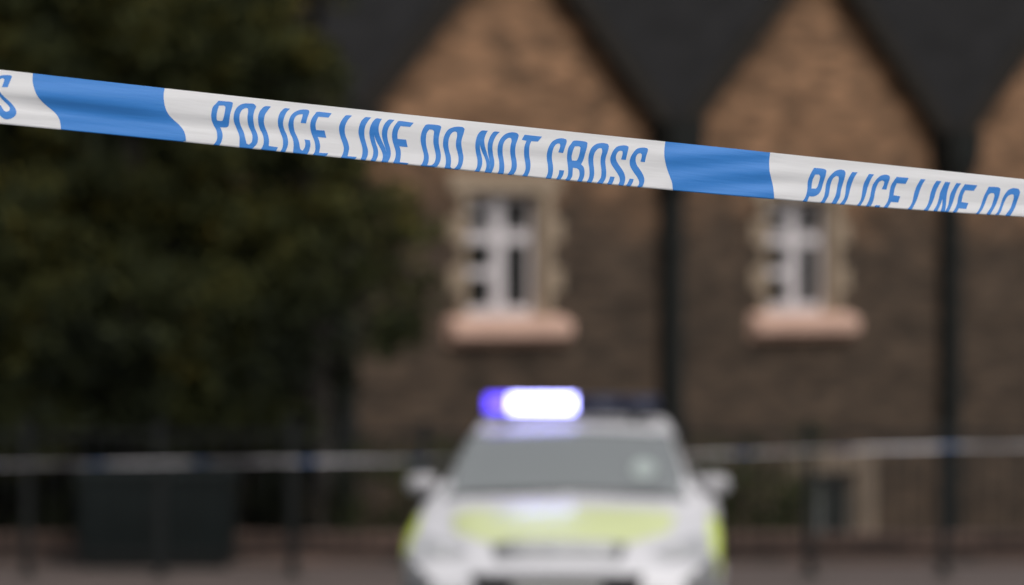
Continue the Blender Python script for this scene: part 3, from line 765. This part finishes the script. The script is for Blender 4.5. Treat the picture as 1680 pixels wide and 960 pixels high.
M['plate'] = mat('plate_white', (.4,.4,.39), .5)
M['navy'] = mat('unlit_blue_lens', (.010,.013,.035), .4, spec=.3)
M['bluelens'] = mat('glowing_blue_lens', (.02,.02,.5), .2, emis=(.11,.06,1.0), estr=2.2)
M['flash'] = mat('flashing_lamp', (.3,.4,1), .2, emis=(.36,.36,1.0), estr=7.5)
# y, half width at waist, waist height, top height, top half width, bottom height
ST = [(0.00,.56,.50,.685,.42,.24),(.03,.69,.54,.705,.52,.21),(.10,.80,.60,.735,.58,.19),(.20,.885,.66,.785,.62,.18),(.30,.91,.70,.83,.64,.18),(.55,.935,.78,.90,.68,.18),(.90,.945,.84,.97,.70,.18),
      (1.22,.935,.88,1.025,.74,.18),(1.34,.935,.89,1.065,.745,.18),(1.62,.925,.90,1.235,.70,.18),(1.95,.92,.91,1.395,.64,.18),(2.15,.92,.92,1.455,.60,.18),(2.6,.92,.92,1.49,.595,.18),(3.3,.92,.93,1.475,.585,.18),
      (3.75,.91,.93,1.42,.57,.18),(4.05,.89,.92,1.20,.60,.20),(4.22,.85,.90,.98,.62,.24),(4.34,.76,.80,.90,.56,.32)]
def st(y):
    if y <= ST[0][0]: return ST[0]
    for i in range(len(ST)-1):
        if ST[i][0] <= y <= ST[i+1][0]:
            t = (y-ST[i][0])/(ST[i+1][0]-ST[i][0]); return [a+(b2-a)*t for a, b2 in zip(ST[i], ST[i+1])]
    return ST[-1]
def sec(y):
    _, w, zs, zt, wt_, zb = st(y); g = zt - zs
    drop = .055 if g < .25 else .035
    pts = [(0,zt),(wt_*.5,zt-.008),(wt_*.8,zt-.02),(wt_,zt-drop)]
    if g < .30: pts += [(wt_*.35+w*.65, zs+g*.42), (w*.985, zs+g*.12)]
    else: pts += [(wt_+(w*.90-wt_)*.55, zt-drop-(zt-drop-(zs+.03))*.55), (w*.90, zs+.03)]
    pts += [(w,zs-.06),(w*1.003,(zs+zb)/2+.02),(w*.985,zb+.09),(w*.92,zb),(0,zb)]
    return pts
def surf(y, v):
    """v runs 0 at the centre line over the top to 10 under the floor"""
    p = sec(y); i = min(int(v), 9); t = v-i
    g = lambda k: p[max(0, min(10, k))]
    if i == 0: p0 = (-p[1][0], p[1][1])
    else: p0 = g(i-1)
    p1, p2, p3 = g(i), g(i+1), g(i+2)
    f = lambda a: .5*((2*p1[a]) + (p2[a]-p0[a])*t + (2*p0[a]-5*p1[a]+4*p2[a]-p3[a])*t*t + (3*p1[a]-p0[a]-3*p2[a]+p3[a])*t**3)
    return Vector((f(0), y, f(1)))
def patch(y0, y1, v0, v1, off, ny=12, nv=10, sides=(1,-1), vfun=None):
    b = MB()
    for s in sides:
        vs = []
        for i in range(ny+1):
            y = y0+(y1-y0)*i/ny; a, c = (v0, v1) if vfun is None else vfun(i/ny)
            for j in range(nv+1):
                v = a+(c-a)*j/nv; p = surf(y, v); dy = surf(min(y+.01,4.34), v)-surf(max(y-.01,0), v); dv = surf(y, v+.02)-surf(y, max(v-.02,0))
                n = dv.cross(dy)
                n = n.normalized() if n.length > 1e-9 else Vector((0,-1,0))
                if n.z*1.0 + n.x*.6 < 0: n = -n
                p = p + n*off; vs.append((p.x*s, p.y, p.z))
        fs = []
        for i in range(ny):
            for j in range(nv): fs.append((i*(nv+1)+j, i*(nv+1)+j+1, (i+1)*(nv+1)+j+1, (i+1)*(nv+1)+j))
        b.add(vs, fs)
    return b
# body shell
b = MB(); ys = []
for i in range(len(ST)-1):
    n = 2 if ST[i+1][0]-ST[i][0] < .2 else 4
    ys += [ST[i][0]+(ST[i+1][0]-ST[i][0])*k/n for k in range(n)]
ys.append(4.34); NV = 40
def ring(y): 
    r_ = [surf(y, 10*j/NV) for j in range(NV+1)]
    return [tuple(p) for p in r_] + [(-p.x, p.y, p.z) for p in r_[-2:0:-1]]
rings = [ring(y) for y in ys]; n = len(rings[0]); vs = [p for r_ in rings for p in r_]; fs = []
for i in range(len(ys)-1):
    for j in range(n):
        jj = min(j, n-1-j)*10/NV
        if 1.41 <= ys[i] and ys[i+1] <= 1.96 and jj < 2.5: continue      # windscreen opening
        fs.append((i*n+j, i*n+(j+1)%n, (i+1)*n+(j+1)%n, (i+1)*n+j))
fs.append(tuple(range(n))); fs.append(tuple(range((len(ys)-1)*n, len(ys)*n)))
b.add(vs, fs); body = b.build('body', M['paint'], car, True)
seal = MB()
for q in (patch(1.33, 1.385, 0, 3.0, .003, 2, 12), patch(1.985, 2.04, 0, 3.0, .003, 2, 12), patch(1.385, 1.985, 2.72, 3.0, .003, 10, 3)): seal.add(q.v, q.f)
seal.build('windscreen_seal', M['seal'], car, True)
for s in (-1,1):
    b = MB(); b.box((s*.37-.24,2.20,.62),(s*.37+.24,2.32,1.16)); st_ = b.build('seat', M['seat'], car, False, .05)
    b = MB(); b.box((s*.37-.13,2.22,1.19),(s*.37+.13,2.30,1.34)); b.build('headrest', M['seat'], st_, False, .04)
b = MB(); b.box((-.70,1.46,.80),(.70,1.86,.985)); b.build('dashboard', M['trim'], car, False, .04)
ring_ = [(-.37+.18*math.cos(a*PI/12), 1.93+.05*math.sin(a*PI/12), 1.02+.17*math.sin(a*PI/12)) for a in range(25)]
b = MB(); b.tube(ring_, .014, 8, cap=False); b.build('steering_wheel', M['trim'], car, True)
b = MB(); b.box((-.11,1.93,1.28),(.11,1.95,1.34)); b.build('rear_view_mirror', M['trim'], car, False, .008)
ws = patch(1.37, 2.00, 0, 2.84, .006, 12, 10).build('windscreen', M['carglass'], car, True)
b = MB(); b.box((-.60,1.30,1.045),(-.02,1.318,1.058)); b.box((.03,1.29,1.04),(.62,1.308,1.053)); b.build('wiper', M['trim'], ws)
c = surf(1.56, 2.3); b = MB(); b.tube([(.47,c.y-.03,c.z+.025),(.47,c.y-.034,c.z+.029)], .075, 20); b.build('sticker', mat('pale_sticker', (.30,.34,.33), .5), ws)
for s in (1,-1):
    patch(1.62, 2.45, 3.35, 4.7, .004, 12, 6, (s,), lambda t: (3.35+.9*(1-min(1,t*2.2)), 4.75)).build('side_window', M['carglass'], car, True)
    patch(2.53, 3.45, 3.35, 4.75, .004, 10, 6, (s,)).build('side_window', M['carglass'], car, True)
    # headlamp on the wing corner
    hl = patch(.21, .62, 2.5, 5.0, .006, 10, 8, (s,), lambda t: (2.2+1.5*t, 4.55)).build('headlight', M['lamp'], car, True)
    for q, (yy, vv, rr) in enumerate(((.29,3.3,.055),(.38,4.2,.045))):
        p = surf(yy, vv); b = MB(); b.tube([(p.x*s,p.y+.02,p.z),(p.x*s,p.y-.012,p.z+.012)], [rr,rr*.8], 16); b.build('bulb_housing', M['silver'], hl, True)
    patch(.42, 1.25, 4.6, 6.6, .004, 12, 8, (s,), lambda t: (4.2-.15*t, 6.5)).build('side_marking', M['hivis'], car, True)
    # door mirror
    m = MB(); mx = s*.90
    for (cx, cy, cz, rx, ry, rz) in ((mx,1.60,1.105,.098,.06,.064),):
        vs = []; fs = []; nu, nw = 16, 10
        for i in range(nw+1):
            th = PI*i/nw
            for j in range(nu):
                ph = 2*PI*j/nu; sx_ = math.copysign(abs(math.cos(ph))**.7, math.cos(ph)); sz_ = math.copysign(abs(math.sin(ph))**.7, math.sin(ph))
                vs.append((cx+rx*math.sin(th)**.8*sx_, cy-ry*math.cos(th)*(1 if i < nw/2 else .3), cz+rz*math.sin(th)**.8*sz_))
        for i in range(nw):
            for j in range(nu): fs.append((i*nu+j, i*nu+(j+1)%nu, (i+1)*nu+(j+1)%nu, (i+1)*nu+j))
        m.add(vs, fs)
    mo = m.build('mirror', M['mirrorcap'], car, True)
    m = MB(); m.box((s*.76,1.585,1.03),(s*.86,1.64,1.06)); m.build('mirror_arm', M['trim'], mo)
    # wheel arch, wheel
    for yy in (.86, 3.46):
        b = MB(); b.tube([(s*.93,yy,.315),(s*.70,yy,.315)], .375, 28); b.build('wheel_arch', M['trim'], car, True)
        b = MB(); b.tube([(s*.72,yy,.315),(s*.74,yy,.315),(s*.91,yy,.315),(s*.928,yy,.315)], [.29,.315,.315,.29], 32); w = b.build('wheel', M['tyre'], car, True)
        b = MB(); b.tube([(s*.9285,yy,.315),(s*.934,yy,.315)], [.21,.19], 24)
        for k in range(5):
            a = k*2*PI/5; b.tube([(s*.936,yy,.315),(s*.936,yy+.19*math.cos(a),.315+.19*math.sin(a))], .02, 6)
        b.build('rim', M['alloy'], w, True)
    patch(.07, .36, 4.45, 6.9, .004, 8, 6, (s,)).build('bumper_corner', M['frontgrey'], car, True)  # grey patch over the bumper corner, below the headlight
    b = MB(); b.box((s*.50,-.012,.32),(s*.66,.10,.40)); b.build('fog_lamp', M['lamp'], car, False, .01)
# bonnet marking, grille, bumper, plate
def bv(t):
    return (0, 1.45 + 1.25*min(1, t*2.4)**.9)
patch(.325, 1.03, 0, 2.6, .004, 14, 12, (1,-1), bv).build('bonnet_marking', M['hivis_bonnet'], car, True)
gr = patch(.11, .30, 0, 1.35, .004, 4, 8).build('grille', M['frontgrey'], car, True)
for k, yy in enumerate((.125,.165,.205,.25,.288)):
    b = MB(); p = surf(yy, 0); b.tube([(-.33,p.y+.01,p.z+.006),(-.15,p.y,p.z+.012),(.15,p.y,p.z+.012),(.33,p.y+.01,p.z+.006)], .017 if k < 4 else .011, 8); b.build('grille_bar', M['silver'], gr, True)
p = surf(.18, 0); b = MB(); b.tube([(0,p.y-.012,p.z+.02),(0,p.y-.02,p.z+.035)], [.06,.055], 20)
for i, v in enumerate(b.v): b.v[i] = (v[0]*1.5, v[1], v[2])
b.build('badge', M['silver'], gr, True)
b = MB(); b.box((-.86,-.03,0),(-.86,-.03,0)) if False else None
b.add([(-.50,-.012,.665),(.50,-.012,.665),(.40,-.012,.27),(-.40,-.012,.27),(-.50,.03,.665),(.50,.03,.665),(.40,.03,.27),(-.40,.03,.27)],[(0,1,2,3),(7,6,5,4),(0,4,5,1),(1,5,6,2),(2,6,7,3),(3,7,4,0)])
lg = b.build('lower_grille', M['trim'], car)
b = MB()
for z in (.32,.39,.46): b.box((-.38,-.02,z),(.38,-.0125,z+.012))
b.build('grille_slat', M['iron'], lg)
b = MB(); b.box((-.26,-.035,.505),(.26,-.022,.615)); b.build('number_plate', M['plate'], car, False, .004)
# roof light bar: feet, base, five lens blocks
rz = surf(2.35, 0).z
lb = empty('light_bar', (0,0,0)); lb.parent = car
b = MB(); b.box((-.545,2.24,rz+.035),(.545,2.52,rz+.058)); base = b.build('base', M['trim'], lb, False, .008)
for s in (-1,1):
    b = MB(); b.box((s*.40-.03,2.28,rz-.03),(s*.40+.03,2.48,rz+.034)); b.build('foot', M['trim'], lb)
def lens(x0, x1, m, nm='lens'):
    b = MB(); pr = [(2.24,rz+.060),(2.235,rz+.10),(2.25,rz+.135),(2.29,rz+.155),(2.38,rz+.160),(2.47,rz+.155),(2.51,rz+.135),(2.525,rz+.10),(2.52,rz+.060)]
    k = len(pr); vs = [(x0,y,z) for y,z in pr]+[(x1,y,z) for y,z in pr]
    fs = [(j,(j+1)%k,k+(j+1)%k,k+j) for j in range(k)]+[tuple(range(k)), tuple(range(k,2*k))]
    b.add(vs, fs); return b.build(nm, m, lb, True)
lens(-.545,-.40,M['bluelens'])['label'] = 'blue glowing end lens'
lens(-.398,.015,M['flash'])['label'] = 'brilliant white-blue flashing lens'
lens(.017,.30,M['navy'])['label'] = 'unlit dark blue lens'
lens(.302,.545,M['navy'])['label'] = 'unlit dark blue end lens'
